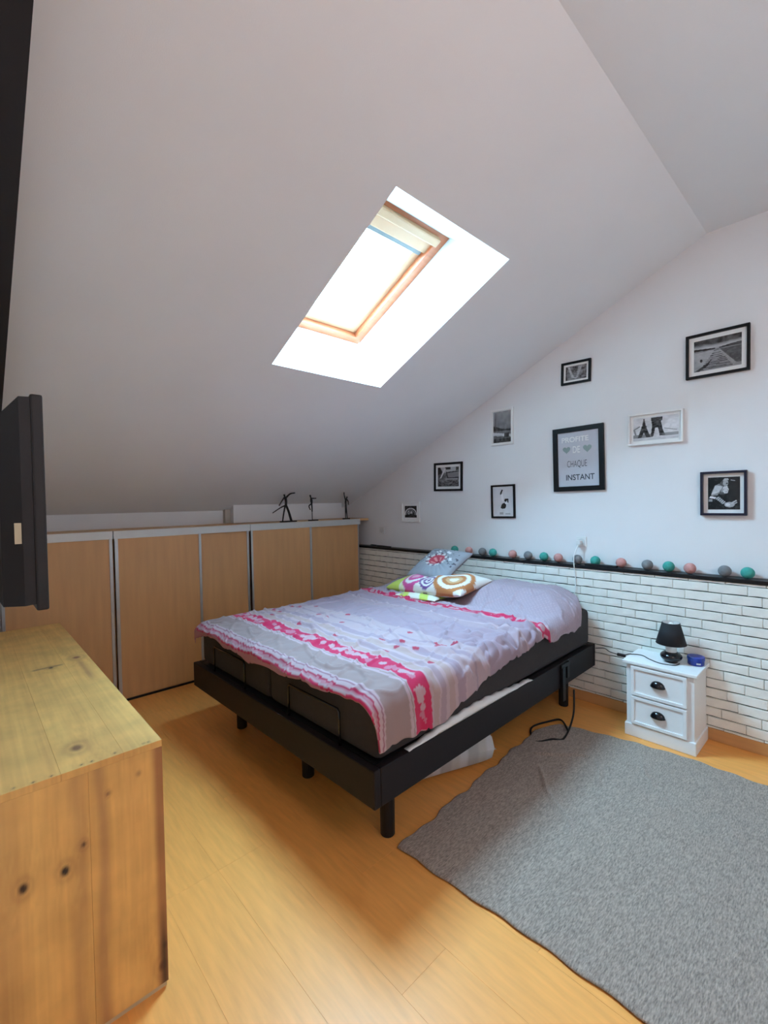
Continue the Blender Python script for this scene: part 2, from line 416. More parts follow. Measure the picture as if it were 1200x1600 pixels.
# ------------------------------------------------------------------ duvet
NX, NY = 330, 300                        # along the bed (s), across (t)
I, J = np.meshgrid(np.linspace(0, 1, NX), np.linspace(0, 1, NY))
def interp(x, pts): a = np.array(pts); return np.interp(x, a[:, 0], a[:, 1])
E0 = .02; RR = .05
foot_over = interp(J, [(0, -.03), (.08, .0), (.2, .012), (.35, .015), (.5, .03), (.60, .055), (.68, .03), (.8, .025), (.9, .03), (1, .07)])
S = -foot_over + (2.075+foot_over)*I
S += (.006*np.sin(J*40)+.010*(vnoise(J*23, J*0, 2)-.5))*(1-I)**6
zr = interp(S, [(-.1, .515), (.06, .525), (.43, .497), (.52, .535), (.65, .57), (.79, .61), (1.04, .63), (1.30, .65), (1.41, .672), (1.46, .64), (1.51, .612), (1.60, .64), (1.72, .665), (1.92, .72), (2.0, .80), (2.1, .83)])
ztop_r = .735 + .075*sstep(1.60, 1.85, S)
over_r = np.maximum((ztop_r-zr) - RR, 0) + RR*1.57 - RR - E0*0
right = E0 - over_r + sstep(1.93, 2.1, S)*.11
left = 1.735 + .045 + .03*vnoise(S*4, S*0, 3)
T = right + (left-right)*J
def Htop(x, y):
    h = .7315 + 0*x
    h += .125*sstep(1.58, 1.90, x)*(1-sstep(.66, .98, y))*sstep(-.10, .25, y)
    h += .035*sstep(1.60, 1.95, x)*sstep(.95, 1.2, y)
    h += .012*(vnoise(x*3, y*3, 1)-.5)
    return h
def bend(d):                                        # d = distance past the start of the rounded edge
    d = np.maximum(d, 0); th = np.minimum(d/RR, math.pi/2)
    out = RR*np.sin(th); drop = RR*(1-np.cos(th)) + np.maximum(d-RR*math.pi/2, 0)
    return out, drop
or_, dr_ = bend(E0+RR-T); ol_, dl_ = bend(T-(1.735-RR)); of_, df_ = bend(.045+RR-.03-S)
Xd = np.where(S < .045+RR-.03, .045+RR-.03-of_, S); Yd = np.where(T < E0+RR, E0+RR-or_, np.where(T > 1.735-RR, 1.735-RR+ol_, T))
dropY = dr_+dl_
Zd = Htop(S, T) - np.sqrt(dropY**2+df_**2)
# wrinkles
wr = (vnoise(S*6+T*9, T*5-S*2, 5)-.5)
wr2 = np.abs(vnoise(S*16+2*T, T*14+3*S, 6)-.5)
cr = np.abs(vnoise(S*22+4*T, T*15-6*S, 8)-.5)
crum = sstep(.5, .7, S)*(1-sstep(1.45, 1.6, S))*(1-sstep(.12, .42, T)) + .8*sstep(1.75, 1.9, S)*(1-sstep(.05, .2, T))
footc = (1-sstep(.0, .10, S))
wl = np.abs(vnoise(S*9-3*T, T*3.2+S*1.5, 61)-.5); wl2 = np.abs(vnoise(S*4+5*T, T*9-4*S, 62)-.5)
Zd += .010*wr + .008*(wr2-.2) + .020*np.exp(-(wl/.05)**2)*vnoise(S*2, T*2, 63) + .016*np.exp(-(wl2/.045)**2)*vnoise(S*3, T*2, 64) + crum*.050*(cr-.2) + footc*.014*(vnoise(T*14, S*20, 9)-.5)
ridge = np.exp(-((T-.62-.02*np.sin(S*9))/.02)**2)*sstep(1.36, 1.42, S)*(1-sstep(1.55, 1.65, S))
Zd += .010*ridge
Yd -= sstep(.01, .08, dr_)*(.012+.016*(vnoise(S*18, T*6, 12)))+crum*.012*(cr-.1)
Xd -= sstep(.005, .04, df_)*(.006+.016*vnoise(T*13, S*3, 14))
# colours by the cloth's own coordinates
cs = S + .012*(vnoise(S*8, T*7, 21)-.5)
C0 = np.zeros((NY, NX, 3))
def setc(mask, c): C0[mask] = c
WHT = np.array((.76, .75, .80)); LIL = np.array((.56, .54, .64)); GRY = np.array((.50, .47, .45)); LG = np.array((.60, .58, .65)); MAG = np.array((.84, .025, .17)); PNK = np.array((.72, .42, .52)); BEI = np.array((.68, .64, .60))
C0[:] = LG
stripes = [(-.5, -.008, PNK), (-.008, .002, MAG), (.002, .010, WHT), (.010, .020, PNK), (.020, .027, MAG*.7), (.027, .045, WHT), (.045, .052, (.45, .25, .35)), (.052, .062, WHT), (.062, .205, GRY), (.205, .222, WHT), (.222, .228, GRY), (.228, .236, WHT), (.236, .345, MAG), (.345, .358, WHT), (.358, .40, BEI), (.40, .412, WHT), (.412, .45, LG), (.45, .475, WHT), (.475, .52, BEI), (.52, .54, WHT), (.54, .59, LIL), (.59, .60, WHT), (.60, .68, WHT*.93), (.68, .70, LIL), (.70, .80, WHT*.9), (.80, 1.10, LIL*.98), (1.10, 1.20, LG), (1.20, 1.215, WHT), (1.215, 1.36, LIL), (1.36, 1.38, LG), (1.38, 1.392, WHT), (1.392, 1.478, MAG), (1.478, 1.492, WHT), (1.492, 3, np.array((.62, .64, .74)))]
for a, b, c in stripes: setc((cs >= a) & (cs < b), c)
dots = (np.sin((cs)*2*np.pi/.028)*np.sin((T)*2*np.pi/.028) > .55) & (cs > 1.50)
setc(dots, (.74, .76, .84))
def hearts(band0, band1, step, size, seed):
    r = random.Random(seed); t = -.2; mid = (band0+band1)/2
    while t < 1.85:
        c = mid + r.uniform(-.015, .015); sz = size*r.uniform(.7, 1.15); a = r.uniform(-.8, .8) + math.pi/2*r.choice([0, 1, 2, 3])
        u = (T-t)/sz; v = (cs-c)/sz; u2 = u*math.cos(a)-v*math.sin(a); v2 = u*math.sin(a)+v*math.cos(a)
        k = r.random()
        if k < .6: msk = (u2**2+v2**2-1)**3-u2**2*v2**3 < 0
        elif k < .8: msk = (u2**2+v2**2 < .5)
        else: msk = (np.abs(u2)+np.abs(v2*.35) < .32)
        msk &= (cs > band0+.006) & (cs < band1-.006)
        setc(msk, r.choice([(.80, .70, .76), (.78, .35, .50), (.80, .62, .70)]))
        t += step*r.uniform(.7, 1.3)
hearts(.236, .345, .062, .028, 3); hearts(1.392, 1.478, .058, .024, 4); hearts(.245, .335, .085, .018, 8)
r_ = random.Random(5)
for k in range(26):
    a, t = r_.uniform(.42, .80), r_.uniform(.0, 1.7); u = (T-t)/.016; v = (cs-a)/.016; setc((u*u+v*v-1)**3-u*u*v**3 < 0, (.62, .08, .16))
C0 *= np.array((.60, .43, .43))
duv = grid_obj('duvet', np.stack([Xd, Yd, Zd], -1), C0, M_cloth)
duv.location = (BX, BY, 0); duv.rotation_euler = (0, 0, BRZ)
sm = duv.modifiers.new('S', 'SOLIDIFY'); sm.thickness = .008; sm.offset = 0
tag(duv, 'crumpled lilac grey and white duvet with two magenta heart bands', 'duvet')

# pillow cores under the duvet at the head, one navy edge peeking out
def puff(name, L, W, H, m, colf=None, n=56, pw=.42, parent=None, extra=None):
    u, v = np.meshgrid(np.linspace(-1, 1, n), np.linspace(-1, 1, n))
    ed = (np.maximum(0, 1-np.abs(u)**2.6)*np.maximum(0, 1-np.abs(v)**2.6))**pw
    pinch = 1-.07*(1-np.abs(u)**2)*np.abs(v)**3; pinch2 = 1-.07*(1-np.abs(v)**2)*np.abs(u)**3
    x = u*L/2*pinch2; y = v*W/2*pinch; z = H/2*ed
    if extra: z = z + extra(u, v)*np.minimum(1, ed*3)
    top = np.stack([x, y, z], -1); bot = np.stack([x, y, -H/2*ed*.75-.0005], -1)
    c = colf(u, v) if colf else None
    idx = np.arange(n*n).reshape(n, n)
    F1 = np.stack([idx[:-1, :-1], idx[:-1, 1:], idx[1:, 1:], idx[1:, :-1]], -1).reshape(-1, 4)
    F2 = F1[:, ::-1] + n*n
    ring_ = np.concatenate([idx[0, :-1], idx[:-1, -1], idx[-1, :0:-1], idx[:0:-1, 0]])
    r2 = np.roll(ring_, -1); F3 = np.stack([ring_+n*n, r2+n*n, r2, ring_], -1)
    me = bpy.data.meshes.new(name); me.from_pydata(np.concatenate([top.reshape(-1, 3), bot.reshape(-1, 3)]).tolist(), [], np.concatenate([F1, F2, F3]).tolist()); me.update()
    me.polygons.foreach_set('use_smooth', np.ones(len(me.polygons), bool))
    if c is not None:
        a = me.color_attributes.new('Col', 'FLOAT_COLOR', 'POINT'); cb = colf(u, v, True)
        cc = np.ones((2*n*n, 4), np.float32); cc[:n*n, :3] = c.reshape(-1, 3); cc[n*n:, :3] = cb.reshape(-1, 3); a.data.foreach_set('color', cc.ravel())
    o = bpy.data.objects.new(name, me); COL.objects.link(o); me.materials.append(m)
    if parent: o.parent = parent
    return o
def bedpt(lx, ly, z): return Vector((BX+lx*math.cos(BRZ)-ly*math.sin(BRZ), BY+lx*math.sin(BRZ)+ly*math.cos(BRZ), z))
def orient(o, pos, xdir, ydir):
    x = Vector(xdir).normalized(); y = Vector(ydir); y = (y-x*y.dot(x)).normalized(); z = x.cross(y)
    m = Matrix.Identity(4)
    for k in range(3): m[k][0] = x[k]; m[k][1] = y[k]; m[k][2] = z[k]
    m.translation = pos; o.matrix_world = m
pw_ = puff('pillow', .62, .34, .13, mat('navy_cotton', (.05, .09, .20), .9, noise=.1, nscale=30))
orient(pw_, bedpt(1.975, .44, .786), (-math.sin(BRZ), math.cos(BRZ), 0), (-math.cos(BRZ), -math.sin(BRZ), 0))
tag(pw_, 'navy blue pillow peeking out from under the duvet at the headboard wall', 'pillow')

# retro patterned throw cushion
def throw_col(u, v, back=False):
    c = np.ones(u.shape+(3,))*np.array((.74, .68, .62))
    def circ(cx, cy, rings, sx=1.0):
        d = np.hypot((u-cx)*2.05*sx, (v-cy))
        for r, col in rings: c[d < r] = col
    lime = (.52, .60, .10); pk = (.62, .08, .26); pur = (.16, .06, .22); orr = (.48, .17, .05); wh = (.78, .73, .70)
    c[u < -.62] = lime; c[(u < -.50) & (u > -.60)] = (.70, .72, .40); c[(u < -.76) & (v > .2)] = wh
    circ(-.34, -.42, [(.62, pk), (.48, wh), (.34, pk), (.18, (.75, .35, .45))])
    circ(.08, -.55, [(.44, pur), (.36, wh), (.27, pur), (.18, wh), (.09, pur)])
    circ(.60, -.25, [(.86, orr), (.68, wh), (.50, orr), (.34, (.62, .36, .18)), (.18, wh)])
    return c
th = puff('throw_cushion', .82, .40, .165, M_cloth, throw_col, 72, .40, extra=lambda u, v: .010*np.sin(u*9+v*3)*(1-u*u))
orient(th, bedpt(1.715, 1.085, .818), (-.03, -.86, .05), (.95, -.05, .14))
tag(th, 'retro patterned cushion in lime, pink and orange circles lying on the duvet', 'cushion')
fl = puff('fold', .46, .20, .05, M_cloth, lambda u, v, back=False: np.where((np.sin(u*7+v*2) > .2)[..., None], np.array((.52, .60, .10)), np.array((.74, .70, .60))), 40, .5, parent=th)
fl.location = (-.04, -.17, -.050); fl.rotation_euler = (-.12, .03, .06)
# grey cushion with a red flower medallion
def grey_col(u, v, back=False):
    c = np.ones(u.shape+(3,))*np.array((.30, .30, .33))
    if back: return c*np.array((.75, .62, .58))
    d = np.hypot(u, v*1.05); a = np.arctan2(v, u)
    n = vnoise(u*16+9, v*16+9, 31)
    c[(n > .72) & (d > .40) & (d < .95) & (v > -.25)] = (.08, .07, .09)
    c[(np.abs(d-.62) < .06) & (np.sin(a*7) > .3) & (v > -.2)] = (.72, .70, .72)
    c[d < .46] = (.60, .56, .55); c[(d < .46) & (np.sin(a*9) > .5)] = (.18, .05, .08)
    c[d < .34] = (.50, .06, .09); c[(d < .25) & (np.sin(a*5+1) > .2)] = (.72, .28, .28); c[d < .09] = (.30, .02, .05)
    return c
gc = puff('throw_cushion', .46, .40, .125, M_cloth, grey_col, 72, .42, extra=lambda u, v: -.045*np.exp(-(u*u+v*v)/.05) + .006*np.sin(np.arctan2(v, u)*26)*np.exp(-((np.hypot(u, v)-.6)/.3)**2))
orient(gc, bedpt(1.835, 1.155, .960), (-.05, -.446, -.005), (.31, -.03, .185))
tag(gc, 'grey cushion with red flower medallion propped against the brick wall', 'cushion')

# ------------------------------------------------------------------ fabric bag under the bed
def bag_col(u, v, back=False):
    c = np.ones(u.shape+(3,))*np.array((.55, .52, .48))
    s = np.floor((u+1)*7)
    c[(s % 3) == 1] = (.62, .60, .60); c[(s % 3) == 2] = (.45, .42, .40)
    n = vnoise(u*9, v*9, 41); c[n > .80] = (.55, .16, .24); return c
bag = puff('storage_bag', .80, .66, .25, M_cloth, bag_col, 48, .14)
bag.location = (-1.455, -2.035, .098); bag.rotation_euler = (0, 0, -.33)
tag(bag, 'pale striped fabric bag of bedding on the floor under the bed', 'bag')
# ------------------------------------------------------------------ nightstand (local x = viewer's right, y = towards the wall)
ns = thing('nightstand', 'small white nightstand with two panelled drawers and black cup handles', 'nightstand', (-.160, -3.0375, 0), -math.pi/2)
box('carcass', -.183, .183, -.130, .142, .02, .456, M_white, ns, bevel=.004)
box('plinth', -.192, .192, -.142, .144, 0, .078, M_white, ns, bevel=.005)
box('top_board', -.202, .200, -.150, .146, .456, .476, M_white, ns, bevel=.005)
for z0, z1 in ((.266, .448), (.084, .258)):
    dr = box('drawer', -.153, .148, -.142, -.128, z0, z1, M_white, ns, bevel=.003)
    fr = MB().ring(-.153, .148, z0, z1, .020, 0, .008).build('drawer_moulding', M_white, dr, bevel=.003)
    fr.rotation_euler = (math.pi/2, 0, 0); fr.location = (0, -.1415, 0)
    pv = []; pf = []; zc = (z0+z1)/2+.006
    nu, nv = 18, 8
    for i in range(nu+1):
        for j in range(nv+1):
            a = math.pi*i/nu; b = math.pi/2*j/nv
            pv.append((-.0025-.040*math.cos(a)*(1-.10*math.sin(b)**3), -.1425-.024*math.sin(a)*math.cos(b*.999), zc-.012+.034*math.sin(a)**.8*math.sin(b)-.004*math.cos(b)*math.sin(a)))
    for i in range(nu):
        for j in range(nv): k = i*(nv+1)+j; pf.append((k, k+1, k+nv+2, k+nv+1))
    cp = raw('cup_handle', pv, pf, M_blackgloss, dr, True); cp.modifiers.new('S', 'SOLIDIFY').thickness = .002
# lamp
lamp = thing('table_lamp', 'small table lamp with black shade and round glossy black base', 'lamp', (-.150, -3.066, .476))
prof = [(.001, 0), (.034, .0), (.036, .004)] + [(.060*math.cos(t), .036+.033*math.sin(t)) for t in np.linspace(-.95, 1.05, 12)]
MB().lathe(prof, 32).build('base', M_blackgloss, lamp, smooth=True)
MB().lathe([(.024, .058), (.030, .064), (.030, .098), (.024, .104), (.012, .108)], 24).build('neck', M_white, lamp, smooth=True)
MB().lathe([(.012, .106), (.016, .13), (.028, .165), (.032, .19), (.028, .215), (.014, .240), (.001, .247)], 20).build('bulb', mat('opal_glass', (.82, .82, .80), .25), lamp, smooth=True)
shd = MB().lathe([(.083, .114), (.048, .246)], 40, caps=False).build('shade', mat('black_shade', (.010, .009, .012), .75, noise=.08, nscale=60), lamp, smooth=True)
shd.modifiers.new('S', 'SOLIDIFY').thickness = .002
li = MB().lathe([(.0808, .114), (.0458, .246)], 40, caps=False).build('shade_lining', mat('white_lining', (.90, .88, .86), .8), lamp, smooth=True)
# lamp cord with inline switch
cz = .4785
cord = thing('lamp_cord', 'thin black lamp cord with inline switch trailing over the nightstand top', 'cord', (-.2, -2.9, .478))
org = Vector((-.2, -2.9, .478))
pts = smooth_curve([(-.165, -3.115, cz), (-.215, -3.10, cz), (-.235, -3.03, cz), (-.20, -2.96, cz), (-.155, -2.90, cz), (-.185, -2.84, cz+.001), (-.21, -2.80, .468), (-.14, -2.70, .45), (-.06, -2.63, .44), (-.035, -2.56, .42)])
MB().tube([p-org for p in pts], .0028, 8).build('wire', M_black, cord, smooth=True)
sw = MB().box(-.026, .026, -.011, .011, -.008, .010).build('switch', M_blackgloss, cord, bevel=.006, seg=3)
sw.location = Vector((-.212, -2.797, .468))-org; sw.rotation_euler = (.0, .1, -1.25)
# blue tin
tin = thing('cream_tin', 'round blue cream tin standing on the nightstand', 'tin', (-.10, -3.185, .476))
MB().lathe([(.040, 0), (.043, .004), (.044, .030), (.0445, .0305)], 32).build('jar', mat('blue_plastic', (.008, .035, .30), .25), tin, smooth=False)
MB().lathe([(.0460, .030), (.0465, .033), (.0465, .047), (.044, .051), (.001, .0515)], 32).build('lid', mat('blue_lid', (.012, .05, .36), .22), tin, smooth=False)
mk = MB()
for k in range(6):
    a0 = math.radians(196+k*5); a1 = math.radians(196+k*5+4)
    mk.quad(*[(.0449*math.cos(a), .0449*math.sin(a), z) for a, z in ((a0, .011), (a1, .011), (a1, .020), (a0, .020))])
mk.build('white_mark', M_plastic, tin)

# ------------------------------------------------------------------ rug
ny, nx = 330, 270
V, U = np.meshgrid(np.linspace(0, 1, ny), np.linspace(0, 1, nx), indexing='ij')
yfar = interp(U, [(0, -2.52), (.2, -2.50), (.5, -2.47), (.8, -2.44), (.92, -2.445), (1, -2.50)])
yfar = yfar + .008*np.sin(U*31)+.005*np.sin(U*67)
Yr = yfar*(1-V) + -4.6*V
xr = interp(Yr, [(-4.6, -.365), (-3.5, -.368), (-3.2, -.358), (-2.9, -.392), (-2.7, -.44), (-2.5, -.49)])+.006*np.sin(Yr*40)
xl = interp(Yr, [(-4.6, -1.96), (-3.47, -1.968), (-3.1, -1.975), (-2.8, -2.0), (-2.5, -2.012)])+.004*np.sin(Yr*33)
Xr = xl+(xr-xl)*U
def crease(x0, y0, x1, y1, h, wd):
    d = np.array([x1-x0, y1-y0]); L = np.hypot(*d); d /= L
    a = (Xr-x0)*d[0]+(Yr-y0)*d[1]; b = -(Xr-x0)*d[1]+(Yr-y0)*d[0]+.012*np.sin(a*14)
    return h*np.exp(-(b/wd)**2)*sstep(0, .12, a)*(1-sstep(L-.12, L, a))
Zr = .011+.003*(vnoise(Xr*5, Yr*5, 50)) + crease(-1.45, -3.05, -1.02, -2.62, .013, .010)+crease(-.95, -2.52, -.72, -2.85, .012, .011)+crease(-1.0, -2.95, -.70, -2.85, .010, .010)+crease(-1.0, -3.3, -.55, -3.0, .010, .011)+crease(-1.3, -3.8, -.8, -3.4, .008, .012)
edge = np.minimum(np.minimum(U, 1-U)*nx, np.minimum(V, 1-V)*ny); Zr = np.where(edge < 1, .007, Zr)
rug = grid_obj('area_rug', np.stack([Xr, Yr, Zr], -1), None, M_rug)
s_ = rug.modifiers.new('S', 'SOLIDIFY'); s_.thickness = .0065; s_.offset = 1 if rug.data.polygons[0].normal.z < 0 else -1
tag(rug, 'grey woven area rug with small creases on the laminate floor', 'rug')

# ------------------------------------------------------------------ pine chest
def wood(a, b, seed, knots=(), stains=()):
    """a along the grain (m), b across (m)"""
    base = np.array((.91, .52, .155)); dark = np.array((.58, .26, .08))
    wob = .02*(vnoise(a*2.2, b*5, seed)-.5)
    for ka, kb, r, _ in knots:
        dd = np.hypot((a-ka)*.45, b-kb); wob = wob + (b-kb)*np.exp(-(dd/(r*2.6))**2)*.8
    bb = b+wob
    rings = .5+.5*np.sin(bb*190+6*vnoise(bb*14, a*.8, seed+1))
    fine = vnoise(bb*420, a*5, seed+2)
    t = .12*rings+.26*fine+.26*vnoise(bb*26, a*1.3, seed+3)
    c = base*(1-t[..., None])+dark*t[..., None]
    for ka, kb, r, col in knots:
        d = np.hypot((a-ka)*.72, b-kb)/r; k = np.clip(1.6-1.5*d, 0, 1)[..., None]; c = c*(1-k)+np.array(col)*k
        h = np.exp(-((d-1.5)/.6)**2)[..., None]*.30; c = c*(1-h)+np.array(hx(160, 104, 66))*h
    for fn, col in stains:
        k = np.clip(fn(a, b), 0, 1)[..., None]; c = c*(1-k)+np.array(col)*k
    return c
BK = (.020, .013, .012); BR = hx(140, 96, 64); RD = hx(150, 88, 60)
CX0, CX1, CY0, CY1, CZ = -3.41, -2.918, -2.417, -.43, .778
chest = thing('wooden_chest', 'long raw pine chest with knots below the wall television', 'chest', ((CX0+CX1)/2, (CY0+CY1)/2, 0))
ox, oy = (CX0+CX1)/2, (CY0+CY1)/2
def board(name, kind, p0, p1, q0, q1, fixed, seed, knots=(), stains=(), thick=.02):
    res = .005
    if kind == 'top':           # grain along Y: a = Y, b = X
        A, Bv = np.meshgrid(np.linspace(q0, q1, int((q1-q0)/res)+2), np.linspace(p0, p1, int((p1-p0)/res)+2))
        P = np.stack([Bv-ox, A-oy, np.full_like(A, fixed)], -1)
    elif kind == 'end':         # grain vertical: a = Z, b = X
        A, Bv = np.meshgrid(np.linspace(q0, q1, int((q1-q0)/res)+2), np.linspace(p0, p1, int((p1-p0)/res)+2))
        P = np.stack([Bv-ox, np.full_like(A, fixed)-oy, A], -1)
    else:                       # side: grain along Y: a = Y, b = Z
        A, Bv = np.meshgrid(np.linspace(q0, q1, int((q1-q0)/.02)+2), np.linspace(p0, p1, int((p1-p0)/.01)+2))
        P = np.stack([np.full_like(A, fixed)-ox, A-oy, Bv], -1)
    o = grid_obj(name, P, wood(A, Bv, seed, knots, stains), M_pine, chest, smooth=False)
    nrm = o.data.polygons[0].normal; want = {'top': Vector((0, 0, 1)), 'end': Vector((0, -1, 0)), 'side': Vector((1 if fixed > ox else -1, 0, 0))}[kind]
    md = o.modifiers.new('S', 'SOLIDIFY'); md.thickness = thick; md.offset = -1 if nrm.dot(want) > 0 else 1
    return o
g = .0003
nails = [(CY0+.012+random.uniform(-.004, .006), x+random.uniform(-.01, .01), .0032, BK) for x in (-3.38, -3.33, -3.28, -3.235, -3.19, -3.125, -3.105, -3.04, -2.965, -2.955)]
scratch = [(lambda a, b: np.exp(-((b+3.155+.0*a-.06*np.sin((a+1.42)*8))/.004)**2)*sstep(-1.5, -1.46, a)*(1-sstep(-1.36, -1.33, a)), BR)]
board('top_board', 'top', -3.022+g, CX1, CY0, CY1, CZ, 101, [n_ for n_ in nails if n_[1] > -3.02]+[(-1.30, -2.965, .020, RD)], [(lambda a, b: .55*np.exp(-((b+2.965)/.012)**2)*sstep(-1.75, -1.6, a)*(1-sstep(-1.42, -1.3, a)), RD)])
board('top_board', 'top', -3.174+g, -3.022-g, CY0, CY1, CZ, 102, [n_ for n_ in nails if -3.174 < n_[1] < -3.022]+[(-2.285, -3.118, .020, BR), (-1.385, -3.075, .012, BK)], [(lambda a, b: .8*np.exp(-((a+1.37+.6*(b+3.05)**2)/.010)**2)*sstep(-3.15, -3.13, b)*(1-sstep(-3.04, -3.02, b)), BR)])
board('top_board', 'top', CX0, -3.174-g, CY0, CY1, CZ, 103, [n_ for n_ in nails if n_[1] < -3.174], [])
streak = lambda b0, wd, amp: (lambda a, b: amp*np.exp(-((b-b0+.006*np.sin(a*9))/wd)**2))
board('end_board', 'end', -3.112+g, CX1, .018, CZ-.0205, CY0, 104,
      [(.700, -2.985, .004, BR), (.675, -3.065, .005, BR), (.075, -2.932, .016, BK), (.135, -2.924, .010, BK)],
      [(lambda a, b: .75*sstep(CX1-.035, CX1-.014, b), RD), (streak(-3.085, .016, .5), hx(150, 98, 72)), (lambda a, b: .8*np.exp(-((b+2.928)/.010)**2)*(1-sstep(.12, .30, a)), BK)])
board('end_board', 'end', CX0, -3.112-g, .018, CZ-.0205, CY0, 105,
      [(.560, -3.128, .0075, BK), (.510, -3.172, .013, BK), (.515, -3.262, .013, BK), (.02, -3.045, .02, BK), (.18, -3.36, .012, BK)],
      [(streak(-3.14, .02, .35), hx(158, 108, 76)), (streak(-3.30, .03, .25), hx(158, 108, 76))])
board('side_board', 'side', .018, .40, CY0+.021, CY1-.021, CX1-.001, 106)
board('side_board', 'side', .4016, CZ-.0205, CY0+.021, CY1-.021, CX1-.001, 107)
board('side_board', 'side', .018, CZ-.0205, CY0+.021, CY1-.021, CX0, 108)
bb_ = board('end_board', 'end', CX0, CX1, .018, CZ-.0205, CY1-.02, 109)
MB().box(CX0-ox+.03, CX1-ox-.004, CY0-oy+.006, CY0-oy+.05, 0, .018).build('runner', mat('pale_pine', hx(205, 180, 140), .6), chest)
box('runner', CX0-ox+.03, CX1-ox-.03, CY1-oy-.06, CY1-oy-.02, 0, .018, MATS['pale_pine'], chest)

# ------------------------------------------------------------------ television on a wall arm
M_tv = mat('black_tv_plastic', (.006, .006, .007), .6, noise=.15, nscale=25)
TY0, TY1, TXF = -2.75, -1.98, -3.223
tv = thing('television', 'black flat television on a swivel arm above the pine chest', 'television', (TXF, (TY0+TY1)/2, 1.29))
ty = (TY0+TY1)/2
box('bezel', -.021, 0, TY0-ty, TY1-ty, 0, .443, M_tv, tv, bevel=.004)
box('screen', -.002, .0006, TY0-ty+.025, TY1-ty-.025, .035, .418, mat('screen_glass', (.006, .006, .008), .08), tv)
sv_ = []
for x, dy, z0, z1 in ((-.021, .004, .014, .437), (-.039, .006, .012, .436), (-.072, .03, .012, .396), (-.092, .12, .05, .34)):
    sv_ += [(x, TY0-ty+dy, z0), (x, TY1-ty-dy, z0), (x, TY1-ty-dy, z1), (x, TY0-ty+dy, z1)]
sf_ = [(3, 2, 1, 0), (12, 13, 14, 15)]
for q in range(3):
    for i in range(4): j = (i+1) % 4; sf_.append((q*4+i, q*4+j, q*4+4+j, q*4+4+i))
mb = MB(); mb.v = sv_; mb.f = sf_; mb.build('back_shell', M_tv, tv)
box('rating_sticker', -.052, -.041, TY0-ty+.001, TY0-ty+.0065, .139, .181, mat('cream_label', (.50, .44, .30), .6), tv).location = (0, .006, 0)
arm = thing('wall_bracket', 'black swivel bracket holding the television to the partition', 'bracket', (XL, ty, 1.45))
box('wall_plate', 0, .012, -.06, .06, -.10, .10, M_black, arm, bevel=.002)
box('arm', .012, -XL+TXF-.094, -.02, .02, -.025, .025, M_black, arm, bevel=.004)
box('vesa_plate', -XL+TXF-.100, -XL+TXF-.0925, -.09, .09, -.09, .09, M_black, arm)

# ------------------------------------------------------------------ statuettes on the cabinet top
M_bronze = mat('dark_bronze', (.022, .019, .018), .4, metal=.5, noise=.2, nscale=60, bump=.3, bscale=120)
def statuette(x, y, strokes, base, label, H0, SC=.88):
    t = thing('statuette', label, 'statuette', (x, y, 1.318), .0, 'dancer statuettes on the cabinet top')
    f = lambda q: ((q[0]-base[0])/8.571/130, q[2] if len(q) > 2 else 0, (H0-q[1])/8.571/148*SC+.01)
    MB().box(-base[1]/8.571/130, base[1]/8.571/130, -.018, .018, 0, .012).build('base', M_bronze, t, bevel=.002)
    mb = MB()
    for pts, r in strokes: mb.tube(smooth_curve([f(p) for p in pts], 5), [r[0]+(r[1]-r[0])*i/(5*(len(pts)-1)) for i in range(5*(len(pts)-1)+1)], 8)
    mb.build('figure', M_bronze, t, smooth=True); return t
statuette(-.965, .055, [([(190, 606), (205, 500), (226, 385)], (.006, .009)), ([(300, 606), (270, 480), (236, 375)], (.013, .011)), ([(234, 390), (238, 320), (226, 258)], (.012, .014)), ([(224, 262), (219, 240), (218, 224)], (.007, .010)),
    ([(215, 272), (185, 320), (150, 385)], (.009, .005)), ([(240, 270), (292, 218), (355, 204)], (.010, .005)), ([(226, 385), (165, 415), (70, 485)], (.008, .004))], (262, 98), 'dark bronze dancer statuette with trailing sash and wide stance', 608)
statuette(-.668, .055, [([(572, 592), (571, 470)], (.004, .004)), ([(571, 470), (570, 400), (566, 345)], (.006, .009)), ([(566, 350), (568, 310), (560, 268)], (.010, .012)), ([(560, 268), (553, 240), (547, 218)], (.007, .009)),
    ([(562, 268), (600, 270), (632, 268)], (.008, .005)), ([(560, 352), (530, 385), (548, 442)], (.008, .005)), ([(556, 268), (552, 300), (556, 330)], (.005, .004))], (585, 60), 'dark bronze dancer statuette balancing on one leg, arm held out', 592)
statuette(-.232, .055, [([(1036, 578), (1036, 460), (1040, 345)], (.005, .008)), ([(1060, 578), (1052, 460), (1044, 345)], (.005, .008)), ([(1040, 345), (1042, 300), (1048, 262)], (.010, .012)), ([(1050, 268), (1060, 250), (1064, 234)], (.006, .009)),
    ([(1036, 275), (1022, 215), (1018, 160)], (.008, .005)), ([(1058, 275), (1080, 312), (1082, 365)], (.008, .005))], (1045, 45), 'dark bronze dancer statuette in the corner raising one arm straight up', 578)

